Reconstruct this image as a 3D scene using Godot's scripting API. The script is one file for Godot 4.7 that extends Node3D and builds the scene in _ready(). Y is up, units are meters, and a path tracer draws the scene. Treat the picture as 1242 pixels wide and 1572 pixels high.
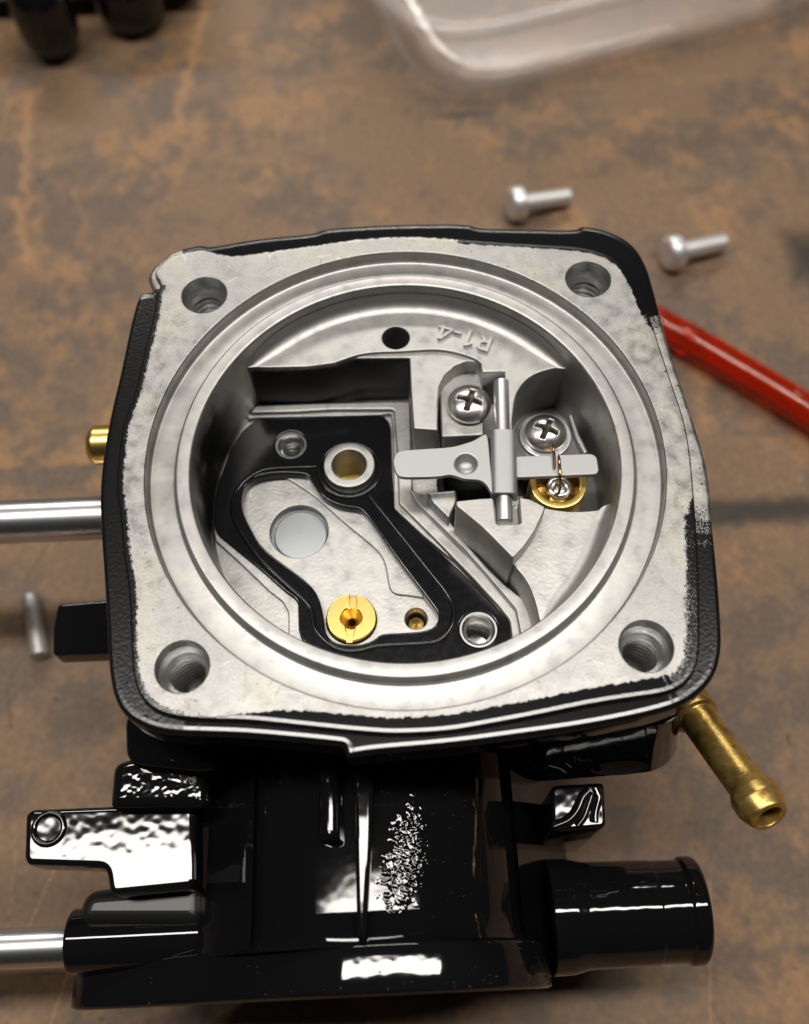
extends Node3D

# millimetres in, metres out: y = 0 in these numbers is the machined bowl face, H above the bench
const H := 62.0
const U := 0.001
var root: Node3D
var plate_edge := PackedVector2Array()
var mats := {}
var tint = null


func V(x: float, y: float, z: float) -> Vector3:
	return Vector3(x, y + H, z) * U


# ---------------------------------------------------------------- mesh helpers
func mb() -> SurfaceTool:
	var s := SurfaceTool.new()
	s.begin(Mesh.PRIMITIVE_TRIANGLES)
	return s


func vert(s: SurfaceTool, p: Vector3) -> void:
	s.set_uv(Vector2(p.x / 0.09 + 0.5, p.z / 0.09 + 0.5))
	if tint != null:
		s.set_color(tint.call(p * 1000.0 - Vector3(0, H, 0)))
	s.add_vertex(p)


# a triangle whose outside is the side that hint points to
func tri(s: SurfaceTool, a: Vector3, b: Vector3, c: Vector3, g: int, hint: Vector3) -> void:
	s.set_smooth_group(g)
	vert(s, a)
	if (b - a).cross(c - a).dot(hint) > 0.0:
		vert(s, c)
		vert(s, b)
	else:
		vert(s, b)
		vert(s, c)


func quad(s: SurfaceTool, a: Vector3, b: Vector3, c: Vector3, d: Vector3, g: int, hint: Vector3) -> void:
	tri(s, a, b, c, g, hint)
	tri(s, a, c, d, g, hint)


func obj(called: String, s: SurfaceTool, m: Material, parent: Node = null) -> MeshInstance3D:
	s.generate_normals()
	var o := MeshInstance3D.new()
	o.name = called
	o.mesh = s.commit()
	o.material_override = m
	(parent if parent else root).add_child(o, true)
	return o


func thing(called: String, label: String, category: String, at: Vector3, group := "") -> Node3D:
	var o := Node3D.new()
	o.name = called
	o.position = at
	add_child(o, true)
	o.set_meta("label", label)
	o.set_meta("category", category)
	if group:
		o.set_meta("group", group)
	return o


# ---------------------------------------------------------------- outlines (x, z in mm)
func pts(flat: Array) -> PackedVector2Array:
	var p := PackedVector2Array()
	for i in range(0, flat.size(), 2):
		p.append(Vector2(flat[i], flat[i + 1]))
	return p


func circle(x: float, z: float, r: float, n := 48) -> PackedVector2Array:
	var p := PackedVector2Array()
	for i in n:
		p.append(Vector2(x + r * cos(TAU * i / n), z + r * sin(TAU * i / n)))
	return p


# closed smooth curve that follows its control points
func sm(c: PackedVector2Array, k := 5) -> PackedVector2Array:
	var p := PackedVector2Array()
	var n := c.size()
	for i in n:
		var a := (c[i] + c[(i + n - 1) % n]) / 2.0
		var b := (c[i] + c[(i + 1) % n]) / 2.0
		for j in k:
			var t := float(j) / k
			p.append(a * (1 - t) * (1 - t) + c[i] * 2 * t * (1 - t) + b * t * t)
	return p


# open smooth curve through the ends
func smo(c: PackedVector2Array, k := 6) -> PackedVector2Array:
	var p := PackedVector2Array()
	var n := c.size()
	p.append(c[0])
	for i in range(1, n - 1):
		var a := (c[i] + c[i - 1]) / 2.0
		var b := (c[i] + c[i + 1]) / 2.0
		for j in k + 1:
			var t := float(j) / k
			p.append(a * (1 - t) * (1 - t) + c[i] * 2 * t * (1 - t) + b * t * t)
	p.append(c[n - 1])
	return p


# polygon with rounded corners
func rnd(c: PackedVector2Array, r: float, k := 5) -> PackedVector2Array:
	var p := PackedVector2Array()
	var n := c.size()
	for i in n:
		var u := c[(i + n - 1) % n] - c[i]
		var v := c[(i + 1) % n] - c[i]
		var d: float = minf(r, 0.48 * minf(u.length(), v.length()))
		var a := c[i] + u.normalized() * d
		var b := c[i] + v.normalized() * d
		for j in k:
			var t := float(j) / (k - 1)
			p.append(a * (1 - t) * (1 - t) + c[i] * 2 * t * (1 - t) + b * t * t)
	return clean(p)


func clean(c: PackedVector2Array) -> PackedVector2Array:
	var p := PackedVector2Array()
	for q in c:
		if p.is_empty() or q.distance_to(p[-1]) > 0.012:
			p.append(q)
	while p.size() > 3 and p[0].distance_to(p[-1]) < 0.012:
		p.remove_at(p.size() - 1)
	return p


func area(c: PackedVector2Array) -> float:
	var a := 0.0
	for i in c.size():
		a += c[i].cross(c[(i + 1) % c.size()])
	return a / 2.0


# unit vectors into the polygon, mitred
func inward(c: PackedVector2Array) -> PackedVector2Array:
	var p := PackedVector2Array()
	var sgn := 1.0 if area(c) > 0 else -1.0
	var n := c.size()
	for i in n:
		var e := (c[i] - c[(i + n - 1) % n]).normalized()
		var f := (c[(i + 1) % n] - c[i]).normalized()
		var ne := Vector2(-e.y, e.x) * sgn
		var nf := Vector2(-f.y, f.x) * sgn
		var m := (ne + nf).normalized()
		if m == Vector2.ZERO:
			m = ne
		p.append(m / maxf(m.dot(ne), 0.5))
	return p


func moved(c: PackedVector2Array, by: PackedVector2Array, d: float) -> PackedVector2Array:
	var p := PackedVector2Array()
	for i in c.size():
		p.append(c[i] + by[i] * d)
	return p


func crosses(a: Vector2, b: Vector2, c: PackedVector2Array) -> bool:
	for i in c.size():
		var p := c[i]
		var q := c[(i + 1) % c.size()]
		if p == a or p == b or q == a or q == b:
			continue
		if Geometry2D.segment_intersects_segment(a, b, p, q) != null:
			return true
	return false


# triangles of a polygon with holes
func fill(outer: PackedVector2Array, holes: Array) -> PackedVector2Array:
	var ring := outer.duplicate()
	if area(ring) < 0:
		ring.reverse()
	var left := holes.duplicate()
	left.sort_custom(func(a, b): return most(a) > most(b))
	for k in left.size():
		var h: PackedVector2Array = left[k].duplicate()
		if area(h) > 0:
			h.reverse()
		var m := 0
		for i in h.size():
			if h[i].x > h[m].x:
				m = i
		var order := range(ring.size())
		order.sort_custom(func(a, b): return ring[a].distance_squared_to(h[m]) < ring[b].distance_squared_to(h[m]))
		for o in order:
			var bad := crosses(h[m], ring[o], ring)
			for j in range(k, left.size()):
				bad = bad or crosses(h[m], ring[o], left[j])
			if not bad:
				var joined := PackedVector2Array()
				for i in o + 1:
					joined.append(ring[i])
				for i in h.size() + 1:
					joined.append(h[(m + i) % h.size()])
				for i in range(o, ring.size()):
					joined.append(ring[i])
				ring = joined
				break
	var large := PackedVector2Array()
	for q in ring:
		large.append(q * 200.0)
	var idx := Geometry2D.triangulate_polygon(large)
	if idx.is_empty():
		print("fill failed ", outer.size(), " ", outer[0], " holes ", holes.size())
	var t := PackedVector2Array()
	for i in idx:
		t.append(ring[i])
	return t


# clean offset: outwards for d > 0
func grown(c: PackedVector2Array, d: float) -> PackedVector2Array:
	var ring := c.duplicate()
	if area(ring) < 0:
		ring.reverse()
	var best := ring
	var size := 0.0
	for q in Geometry2D.offset_polygon(ring, d, Geometry2D.JOIN_MITER):
		if absf(area(q)) > size:
			size = absf(area(q))
			best = q
	return clean(best)


func most(c: PackedVector2Array) -> float:
	var x := -1e9
	for q in c:
		x = maxf(x, q.x)
	return x


# a wall along a closed outline: rounded edge at the top, then straight (with a draft) to the bottom; side +1 leans in, -1 a hole
func rim(s: SurfaceTool, c: PackedVector2Array, y: float, bottom: float, r: float, side: float, draft := 0.0, k := 4, lip := 0.0) -> void:
	var n_in := inward(c)
	if lip > 0.0:
		var a := moved(c, n_in, side * (r + lip))
		var b := moved(c, n_in, side * r)
		for i in c.size():
			var i2 := (i + 1) % c.size()
			quad(s, V(a[i].x, y, a[i].y), V(a[i2].x, y, a[i2].y), V(b[i2].x, y - lip * 0.062, b[i2].y), V(b[i].x, y - lip * 0.062, b[i].y), 12, Vector3.UP)
		y -= lip * 0.062
	var last := PackedVector2Array()
	var last_y := 0.0
	for j in k + 2:
		var t := PI / 2 * minf(j, k) / k
		var p := moved(c, n_in, side * r * (1 - sin(t)))
		var py := y - r * (1 - cos(t))
		if j == k + 1:
			py = bottom
			p = moved(c, n_in, -side * draft)
		if j:
			for i in c.size():
				var i2 := (i + 1) % c.size()
				var hint := Vector3(-n_in[i].x * side, 0.5, -n_in[i].y * side)
				if j == k + 1:
					hint.y = 0
				quad(s, V(last[i].x, last_y, last[i].y), V(last[i2].x, last_y, last[i2].y), V(p[i2].x, py, p[i2].y), V(p[i].x, py, p[i].y), 2, hint)
		last = p
		last_y = py


# a slab with a flat top at y: holes are [outline, edge radius, bottom]
func plate(s: SurfaceTool, outer: PackedVector2Array, holes: Array, y: float, bottom: float, r: float, draft := 0.0, lip := 0.0) -> void:
	outer = clean(outer)
	var hs := []
	for h in holes:
		var hp: PackedVector2Array = clean(h[0])
		hs.append(grown(hp, h[1]))
		rim(s, hp, y, h[2], h[1], -1.0)
	var t := fill(grown(outer, -r - lip), hs)
	for i in range(0, t.size(), 3):
		tri(s, V(t[i].x, y, t[i].y), V(t[i + 1].x, y, t[i + 1].y), V(t[i + 2].x, y, t[i + 2].y), 1, Vector3.UP)
	rim(s, outer, y, bottom, r, 1.0, draft, 4, lip)


# profile of (radius, height) turned about the axis b.y through at (mm); the outside is to the right when walking along the profile with out = 1
func lathe(s: SurfaceTool, prof: Array, at: Vector3, b := Basis(), n := 48, out := 1.0, a0 := 0.0, a1 := TAU, flat := false, hs := true) -> void:
	for i in n:
		var f0 := a0 + (a1 - a0) * i / n
		var f1 := a0 + (a1 - a0) * (i + 1) / n
		for j in prof.size() - 1:
			var p: Vector2 = prof[j]
			var q: Vector2 = prof[j + 1]
			var d := (q - p)
			var nr := d.y * out
			var ny := -d.x * out
			var fm := (f0 + f1) / 2
			var hint := b * Vector3(nr * cos(fm), ny, nr * sin(fm))
			var w := func(r: float, f: float, y: float) -> Vector3: return (at + b * Vector3(r * cos(f), y, r * sin(f)) + (Vector3(0, H, 0) if hs else Vector3.ZERO)) * U
			var g := 10 + j if flat else 3
			quad(s, w.call(p.x, f0, p.y), w.call(p.x, f1, p.y), w.call(q.x, f1, q.y), w.call(q.x, f0, q.y), g, hint)


# profile with every corner rounded by r, for lathes
func soft(prof: Array, r: float, k := 4) -> Array:
	var o := [prof[0]]
	for i in range(1, prof.size() - 1):
		var u: Vector2 = prof[i - 1] - prof[i]
		var v: Vector2 = prof[i + 1] - prof[i]
		var d: float = minf(r, 0.45 * minf(u.length(), v.length()))
		var a: Vector2 = prof[i] + u.normalized() * d
		var b: Vector2 = prof[i] + v.normalized() * d
		for j in k + 1:
			var t := float(j) / k
			o.append(a * (1 - t) * (1 - t) + prof[i] * 2 * t * (1 - t) + b * t * t)
	o.append(prof[-1])
	return o


# round bar along a path (mm, bowl-face heights)
func tube(s: SurfaceTool, path: PackedVector3Array, r: float, n := 10, closed := false, caps := true, hs := true) -> void:
	var rings := []
	var m := path.size()
	var up := Vector3.UP
	for i in m:
		var a := path[(i + m - 1) % m] if closed or i > 0 else path[i]
		var c := path[(i + 1) % m] if closed or i < m - 1 else path[i]
		var d := (c - a).normalized()
		var x := d.cross(up)
		if x.length() < 0.1:
			x = d.cross(Vector3.RIGHT)
		x = x.normalized()
		var y := x.cross(d)
		up = y
		var ring := PackedVector3Array()
		for j in n:
			var f := TAU * j / n
			ring.append((path[i] + (x * cos(f) + y * sin(f)) * r + (Vector3(0, H, 0) if hs else Vector3.ZERO)) * U)
		rings.append(ring)
	for i in (m if closed else m - 1):
		var i2 := (i + 1) % m
		for j in n:
			var j2 := (j + 1) % n
			var mid: Vector3 = (rings[i][j] + rings[i][j2]) / 2.0 - (path[i] + (Vector3(0, H, 0) if hs else Vector3.ZERO)) * U
			quad(s, rings[i][j], rings[i][j2], rings[i2][j2], rings[i2][j], 4, mid)
	if not closed and caps:
		for e in [0, m - 1]:
			var c := (path[e] + (Vector3(0, H, 0) if hs else Vector3.ZERO)) * U
			var dir := path[0] - path[1] if e == 0 else path[m - 1] - path[m - 2]
			for j in n:
				tri(s, c, rings[e][j], rings[e][(j + 1) % n], 5, dir)


func lift(c: PackedVector2Array, y: float) -> PackedVector3Array:
	var p := PackedVector3Array()
	for q in c:
		p.append(Vector3(q.x, y, q.y))
	return p


func thread(r0: float, r1: float, y0: float, y1: float, pitch: float) -> Array:
	var o := []
	var y := y0
	while y > y1:
		o.append(Vector2(r1, y))
		o.append(Vector2(r0, y - pitch * 0.42))
		o.append(Vector2(r0, y - pitch * 0.52))
		o.append(Vector2(r1, y - pitch * 0.95))
		y -= pitch
	return o


# ---------------------------------------------------------------- materials
func noise(sd: int, freq: float, oct := 4, kind := FastNoiseLite.TYPE_SIMPLEX_SMOOTH) -> FastNoiseLite:
	var n := FastNoiseLite.new()
	n.seed = sd
	n.noise_type = kind
	n.frequency = freq
	n.fractal_octaves = oct
	return n


func ntex(n: FastNoiseLite, size := 512, ramp: Gradient = null) -> NoiseTexture2D:
	var t := NoiseTexture2D.new()
	t.width = size
	t.height = size
	t.seamless = true
	t.noise = n
	if ramp:
		t.color_ramp = ramp
	return t


func ramp(stops: Array) -> Gradient:
	var g := Gradient.new()
	var o := PackedFloat32Array()
	var c := PackedColorArray()
	for st in stops:
		o.append(st[0])
		c.append(st[1])
	g.offsets = o
	g.colors = c
	return g


func mat(called: String, color: Color, rough: float, metal: float) -> StandardMaterial3D:
	var m := StandardMaterial3D.new()
	m.resource_name = called
	m.albedo_color = color.linear_to_srgb()
	m.roughness = rough
	m.metallic = metal
	mats[called] = m
	return m


func tri_map(m: StandardMaterial3D, per_mm: float) -> void:
	m.uv1_triplanar = true
	m.uv1_scale = Vector3.ONE * 1000.0 / per_mm


func grey(v: float) -> Color:
	return Color(v, v, v)


func bumpy(m: StandardMaterial3D, n: FastNoiseLite, tile_mm: float, height_mm: float, size := 512) -> void:
	m.heightmap_enabled = true
	m.heightmap_texture = ntex(n, size)
	m.heightmap_scale = height_mm * 0.1
	tri_map(m, tile_mm)


func materials() -> void:
	var m := mat("cast_alloy", Color(0.485, 0.485, 0.48), 0.47, 0.93)
	m.albedo_texture = ntex(noise(3, 0.011, 7), 512, ramp([[0.0, grey(0.8)], [0.3, Color(0.93, 0.93, 0.93)], [0.5, Color(0.97, 0.965, 0.955)], [0.75, Color(1, 0.99, 0.97)], [1.0, Color(0.94, 0.95, 0.96)]]))
	bumpy(m, noise(4, 0.06, 4), 22.0, 0.016)
	m = mat("thread_alloy", Color(0.6, 0.6, 0.59), 0.34, 1.0)
	m.vertex_color_use_as_albedo = true
	m = mat("insert_steel", Color(0.6, 0.6, 0.59), 0.28, 1.0)
	m.vertex_color_use_as_albedo = true
	m = mat("machined_alloy", Color(0.48, 0.48, 0.475), 0.43, 0.95)
	m.albedo_texture = mats.cast_alloy.albedo_texture
	bumpy(m, noise(5, 0.04, 3), 22.0, 0.007)
	m = mat("gloss_black_paint", Color(0.005, 0.005, 0.006), 0.04, 0.0)
	bumpy(m, noise(6, 0.014, 2), 22.0, 0.005)
	m = mat("wrinkled_black_paint", Color(0.005, 0.005, 0.006), 0.05, 0.0)
	bumpy(m, noise(7, 0.012, 2), 18.0, 0.016)
	m = mat("lumpy_black_paint", Color(0.005, 0.005, 0.006), 0.06, 0.0)
	bumpy(m, noise(18, 0.016, 2), 14.0, 0.04)
	m = mat("black_rubber", Color(0.007, 0.007, 0.008), 0.2, 0.0)
	m.roughness_texture = ntex(noise(33, 0.02, 5), 512, ramp([[0.0, grey(0.8)], [0.45, grey(0.9)], [0.62, grey(1.0)], [0.75, grey(1.0)]]))
	m.roughness = 0.17
	bumpy(m, noise(8, 0.03, 3), 14.0, 0.003)
	m = mat("satin_black", Color(0.01, 0.01, 0.01), 0.35, 0.0)
	m = mat("brass", Color(0.9, 0.63, 0.2), 0.3, 1.0)
	bumpy(m, noise(9, 0.05, 3), 9.0, 0.006)
	m = mat("dull_brass", Color(0.72, 0.5, 0.16), 0.33, 0.85)
	m.albedo_texture = ntex(noise(31, 0.012, 4), 256, ramp([[0.0, Color(0.55, 0.5, 0.4)], [0.5, Color(1, 1, 1)], [1.0, Color(0.85, 0.78, 0.6)]]))
	bumpy(m, noise(10, 0.05, 3), 9.0, 0.02)
	m = mat("chrome", Color(0.8, 0.79, 0.77), 0.27, 1.0)
	m = mat("steel", Color(0.66, 0.66, 0.68), 0.3, 1.0)
	m = mat("pin_steel", Color(0.75, 0.75, 0.74), 0.4, 1.0)
	m = mat("stamped_steel", Color(0.42, 0.42, 0.425), 0.5, 0.85)
	bumpy(m, noise(11, 0.08, 4), 10.0, 0.004)
	m = mat("zinc", Color(0.33, 0.345, 0.355), 0.5, 0.85)
	bumpy(m, noise(12, 0.05, 3), 12.0, 0.004)
	m = mat("screw_zinc", Color(0.82, 0.81, 0.8), 0.42, 0.8)
	m = mat("grimy_steel", Color(0.1, 0.08, 0.06), 0.45, 0.6)
	m = mat("bronze_wire", Color(0.42, 0.27, 0.12), 0.2, 1.0)
	m = mat("dark_hole", Color(0.004, 0.004, 0.005), 0.6, 0.0)
	m = mat("grey_plate", Color(0.2, 0.2, 0.2), 0.35, 0.7)
	m = mat("tinted_red_tube", Color(0.97, 0.13, 0.03), 0.12, 0.0)
	m.albedo_color.a = 0.08
	m.refraction_enabled = true
	m.refraction_scale = 0.045
	m = mat("clear_plastic", Color(0.9, 0.84, 0.83), 0.12, 0.0)
	m.transparency = BaseMaterial3D.TRANSPARENCY_ALPHA
	m.albedo_color.a = 0.2
	bench_material()
	flange_material()


func img_of(n: FastNoiseLite, size: int) -> PackedByteArray:
	return n.get_image(size, size, false, false, true).get_data()


func bench_material() -> void:
	var size := 1024
	var a := img_of(noise(21, 0.006, 5), size)
	var b := img_of(noise(22, 0.02, 5), size)
	var c := img_of(noise(23, 0.055, 5), size)
	var e := img_of(noise(24, 0.16, 2), size)
	var rust := noise(25, 0.008, 4)
	rust.domain_warp_enabled = true
	rust.domain_warp_amplitude = 60.0
	rust.domain_warp_frequency = 0.012
	var w := img_of(rust, size)
	var out := PackedByteArray()
	out.resize(size * size * 3)
	var dark := Vector3(98, 81, 66)
	var mid := Vector3(120, 94, 70)
	# texture millimetres: bench x + 93, bench z + 36, wrapped at 300
	var streaks := [[47.67, 161.87, 46, -0.12], [5.04, 193.27, 34, 0.1], [6.06, 227.52, 20, 0.3]]
	var marks_and_shadow := [[164.81, 16.52, 38, 4.2], [111.03, 207.2, 9, 0.9], [185.76, 254.71, 8, 11]]  # two dark lines; the last patch is a cast shadow painted in
	var tan := Vector3(152, 113, 74)
	for i in size * size:
		var t := (a[i] * 0.35 + b[i] * 0.4 + c[i] * 0.25) / 255.0
		var v := dark.lerp(mid, smoothstep(0.33, 0.52, t))
		v = v.lerp(tan, smoothstep(0.5, 0.74, b[i] / 255.0 * 0.3 + c[i] / 255.0 * 0.25 + w[i] / 255.0 * 0.45) * 0.75)
		v *= 0.9 + 0.2 * e[i] / 255.0
		v *= 1.0 - 0.35 * smoothstep(200, 230, c[i])
		# scraped pale streaks along the board and dark lines, plus a painted cast shadow
		var px := (i % size) * 300.0 / size
		var pz := (i / size) * 300.0 / size
		var wob := 3.0 * (c[i] - 128) / 255.0
		for st in streaks:
			var q := Vector2(px + wob, pz) - Vector2(st[0], st[1])
			var dd := absf(q.x - st[3] * q.y)
			if q.y > 0 and q.y < st[2] and dd < 1.9:
				v = v.lerp(tan * 1.1, (1.0 - dd / 1.9) * 0.75)
		for st in marks_and_shadow:
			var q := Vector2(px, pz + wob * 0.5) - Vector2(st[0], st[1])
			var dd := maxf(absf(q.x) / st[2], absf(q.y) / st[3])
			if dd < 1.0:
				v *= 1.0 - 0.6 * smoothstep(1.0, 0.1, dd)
		out[i * 3] = clampi(int(v.x), 0, 255)
		out[i * 3 + 1] = clampi(int(v.y), 0, 255)
		out[i * 3 + 2] = clampi(int(v.z), 0, 255)
	# scratches
	var rg := RandomNumberGenerator.new()
	rg.seed = 12
	for k in 260:
		var x := rg.randf() * size
		var y := rg.randf() * size
		var way := rg.randf_range(-0.5, 0.5) + (PI / 2 if rg.randf() < 0.6 else 0.0)
		var g := rg.randf_range(0.7, 1.35)
		for j in int(rg.randf_range(8, 90)):
			var at := (int(y + sin(way) * j) & 1023) * size + (int(x + cos(way) * j) & 1023)
			for ch in 3:
				out[at * 3 + ch] = clampi(int(out[at * 3 + ch] * g), 0, 255)
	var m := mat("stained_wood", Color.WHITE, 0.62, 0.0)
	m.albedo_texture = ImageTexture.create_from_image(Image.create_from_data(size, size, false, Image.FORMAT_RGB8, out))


# how much paint there is at an angle round the flange: [mm inside the step, share of it that is covered, bare band]
func paint_at(deg: float) -> Array:
	if deg > 48 and deg < 128:
		return [1.9 - 1.6 * smoothstep(108, 128, deg), 1.0, 0.0]
	if deg >= 30 and deg <= 48:
		return [1.6, 0.45, 0.0]
	if deg > 19 and deg < 30:
		return [1.4, 0.6, 1.0 - smoothstep(14, 24, deg)]
	if deg >= -31 and deg <= 19:
		return [0.9 * (1.0 - smoothstep(-31, -26, deg)) + 1.4 * smoothstep(11, 19, deg), 0.7, smoothstep(-35, -27, deg) * (1.0 - smoothstep(14, 24, deg))]
	if deg > -75 and deg < -29:
		return [0.9, 1.0, 0.0]
	if deg > -131 and deg <= -75:
		return [0.3, 1.0, 0.0]
	if deg >= -139 and deg <= -131:
		return [-9.0, 0.0, 1.0]
	if deg >= 128 and deg < 150:
		return [0.7, 0.6, 0.0]
	return [0.8, 0.85, 0.0]


var flange_top := PackedVector2Array()
var flange_out := PackedVector2Array()


func flange_material() -> void:
	flange_top = clean(sm(pts([-33.17, -26.85, -34.59, -16.83, -35.24, -10.73, -36.44, -6.57, -36.54, -2.87, -36.59, 0.47, -36.41, 3.46, -35.78, 6.04, -35.47, 7.86, -34.78, 12.2, -33.8, 16.5, -33.23, 20.66, -32.83, 24.68, -32.36, 27.81, -31.36, 30.14, -29.77, 31.72, -27.74, 32.55, -24.93, 33.05, -19.73, 33.43, -17.61, 33.68, -10.32, 34.82, -5.83, 35.46, -2.36, 35.83, 3.23, 35.8, 7.85, 35.2, 13.02, 34.48, 18.99, 33.49, 23.93, 32.9, 28.03, 32.56, 30.16, 31.75, 31.75, 30.3, 32.69, 28.34, 33.43, 24.58, 34.21, 19.71, 34.79, 15.51, 35.31, 11.17, 35.69, 7.59, 36.08, 3.92, 36.32, 0.14, 36.31, -3.76, 35.79, -7.79, 35.07, -14.05, 34.54, -19.14, 33.95, -21.71, 33.38, -25.12, 32.42, -28.62, 30.71, -30.82, 28.55, -32, 26.33, -32.83, 21.75, -33.43, 13.46, -34.47, 3.29, -36.09, -4.2, -36.12, -9.81, -35.33, -19.11, -34.14, -23.72, -33.55, -27.33, -35.41, -29.8, -34.7, -31.91, -34.22, -32.94, -32.97, -33.95, -31.61, -34.46, -29.78])))
	flange_out = clean(sm(pts([-33.79, -28.48, -35.82, -28.7, -36.39, -27.82, -37.12, -22.23, -37.7, -15.25, -38.46, -9.09, -38.86, -3.17, -38.91, 1.6, -38.48, 6.24, -37.81, 10.74, -37.01, 15.95, -36.39, 20.14, -35.87, 24.21, -35.36, 27.37, -34.52, 30.1, -33.17, 32.05, -31, 33.41, -28.74, 34.18, -25.72, 34.54, -19.85, 34.95, -14.06, 35.72, -8.96, 36.46, -8.31, 36.64, -8.11, 37.88, -7.17, 37.78, -4.98, 37.51, 3.38, 37.24, 11.46, 36.51, 18.86, 35.82, 26.37, 34.68, 30.23, 33.66, 32.99, 31.9, 34.79, 29.83, 35.82, 27.13, 36.26, 24.35, 36.86, 19.43, 37.25, 15.19, 37.65, 10.8, 38.14, 7.19, 38.4, 2.53, 38, -2.32, 37.33, -8.37, 36.63, -14.68, 36.26, -20.7, 35.97, -25.8, 35.71, -29.53, 34.73, -32.91, 32.89, -35.19, 30.28, -36.8, 27.7, -37.42, 26.93, -37.34, 26.58, -36.74, 18.5, -37.42, 11.81, -37.89, 11.4, -38.78, -0.36, -39.28, -10.63, -38.96, -11.11, -38.12, -19.33, -37.69, -24.95, -36.65, -27.01, -36.39, -27.97, -36.93, -32.22, -35.7, -33.26, -34.32, -34.82, -32.74, -35.32, -30.65])))
	flange_top = clean(Geometry2D.intersect_polygons(flange_top, grown(flange_out, -1.15))[0])
	var size := 1024
	var big := img_of(noise(41, 0.006, 5), size)
	var med := img_of(noise(42, 0.03, 5), size)
	var fine := img_of(noise(43, 0.22, 3), size)
	var pit := img_of(noise(44, 0.09, 3), size)
	var col := PackedByteArray()
	col.resize(size * size * 3)
	var orm := PackedByteArray()
	orm.resize(size * size * 3)
	var hgt := PackedByteArray()
	hgt.resize(size * size)
	for i in size * size:
		var v := 0.9 + 0.1 * (big[i] - 128) / 255.0 + 0.16 * (med[i] - 128) / 255.0 + 0.14 * (fine[i] - 128) / 255.0
		var w := smoothstep(120, 190, big[i])
		var p := smoothstep(205, 235, pit[i])
		v *= 1.0 - 0.24 * p
		v += 0.1 * smoothstep(215, 240, 255 - pit[i])
		col[i * 3] = clampi(int(180 * v), 0, 255)
		col[i * 3 + 1] = clampi(int((179 - 1 * w) * v), 0, 255)
		col[i * 3 + 2] = clampi(int((177 - 6 * w) * v), 0, 255)
		orm[i * 3 + 1] = clampi(int(118 + 0.3 * (med[i] - 128) + 20 * p), 0, 255)
		orm[i * 3 + 2] = 255
		hgt[i] = clampi(int(110 + 0.22 * (fine[i] - 128) + 0.2 * (med[i] - 128) - 60 * p), 0, 255)
	# fine scratches
	var rg := RandomNumberGenerator.new()
	rg.seed = 5
	for k in 420:
		var x := rg.randf() * size
		var y := rg.randf() * size
		var a := rg.randf() * TAU
		var l := int(rg.randf_range(4, 34))
		var g := rg.randf_range(0.72, 1.3)
		for j in l:
			var at := (int(y + sin(a) * j) & 1023) * size + (int(x + cos(a) * j) & 1023)
			for ch in 3:
				col[at * 3 + ch] = clampi(int(col[at * 3 + ch] * g), 0, 255)
			orm[at * 3 + 1] = clampi(int(orm[at * 3 + 1] * (0.8 if g > 1.0 else 1.1)), 0, 255)
	var n_in := inward(flange_top)
	var ragged := noise(45, 0.9, 3)
	var dots := noise(46, 1.6, 2)
	var dust := noise(47, 0.5, 2)
	for i in flange_top.size():
		var p0 := flange_top[i]
		var i2 := (i + 1) % flange_top.size()
		var steps := int(ceil(p0.distance_to(flange_top[i2]) / 0.045))
		for k in steps:
			var f := float(k) / steps
			var p := p0.lerp(flange_top[i2], f)
			var nn := n_in[i].lerp(n_in[i2], f).normalized()
			var deg := rad_to_deg(atan2(p.y, p.x))
			deg += 2.5 * ragged.get_noise_2d(p.x * 0.7, p.y * 0.7)
			var how := paint_at(deg)
			var d := -5.5
			while d < 3.0:
				var q := p + nn * d
				var speck := dots.get_noise_2dv(q)
				var covered := false
				if d <= 0.0:
					covered = how[2] == 0.0 or (how[2] < 1.0 and dust.get_noise_2dv(q * 9.0) * 0.9 + 0.5 > how[2])
				else:
					var lim: float = how[0] + 0.22 * ragged.get_noise_2dv(q)
					var soft_by := 0.26 if how[1] < 1.0 else 0.08
					var fade := smoothstep(lim + soft_by, lim - soft_by, d)
					covered = fade > 0.03 and dust.get_noise_2dv(q * 9.0) * 0.8 + 0.5 < fade * (how[1] + 0.35 * (1.0 - d / maxf(lim, 0.05)))
				if how[2] == 1.0 and speck > 0.75:
					covered = d < 0.4 and how[0] > -1
				if covered:
					var x := int((q.x / 90.0 + 0.5) * size)
					var y := int((q.y / 90.0 + 0.5) * size)
					var at := y * size + x
					col[at * 3] = 17
					col[at * 3 + 1] = 17
					col[at * 3 + 2] = 19
					orm[at * 3 + 1] = 30 if how[1] == 1.0 else 60
					orm[at * 3 + 2] = 0
					hgt[at] = clampi(int(150 + (60 if how[1] < 1.0 else 10) * speck), 0, 255)
				d += 0.05
	var m := ORMMaterial3D.new()
	m.resource_name = "painted_flange"
	m.albedo_texture = ImageTexture.create_from_image(Image.create_from_data(size, size, false, Image.FORMAT_RGB8, col))
	m.orm_texture = ImageTexture.create_from_image(Image.create_from_data(size, size, false, Image.FORMAT_RGB8, orm))
	m.heightmap_enabled = true
	m.heightmap_texture = ImageTexture.create_from_image(Image.create_from_data(size, size, false, Image.FORMAT_L8, hgt))
	m.heightmap_scale = 0.0035
	mats.painted_flange = m


# ---------------------------------------------------------------- the scene
func _ready() -> void:
	camera_and_light()
	materials()
	bench()
	root = thing("carburettor", "upside-down black carburettor with open silver float bowl face and brass jets", "carburettor", Vector3.ZERO)
	flange()
	bowl_ring()
	casting()
	gasket()
	jets()
	hinge()
	needle()
	lower_body()
	fittings()
	loose_things()


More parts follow.
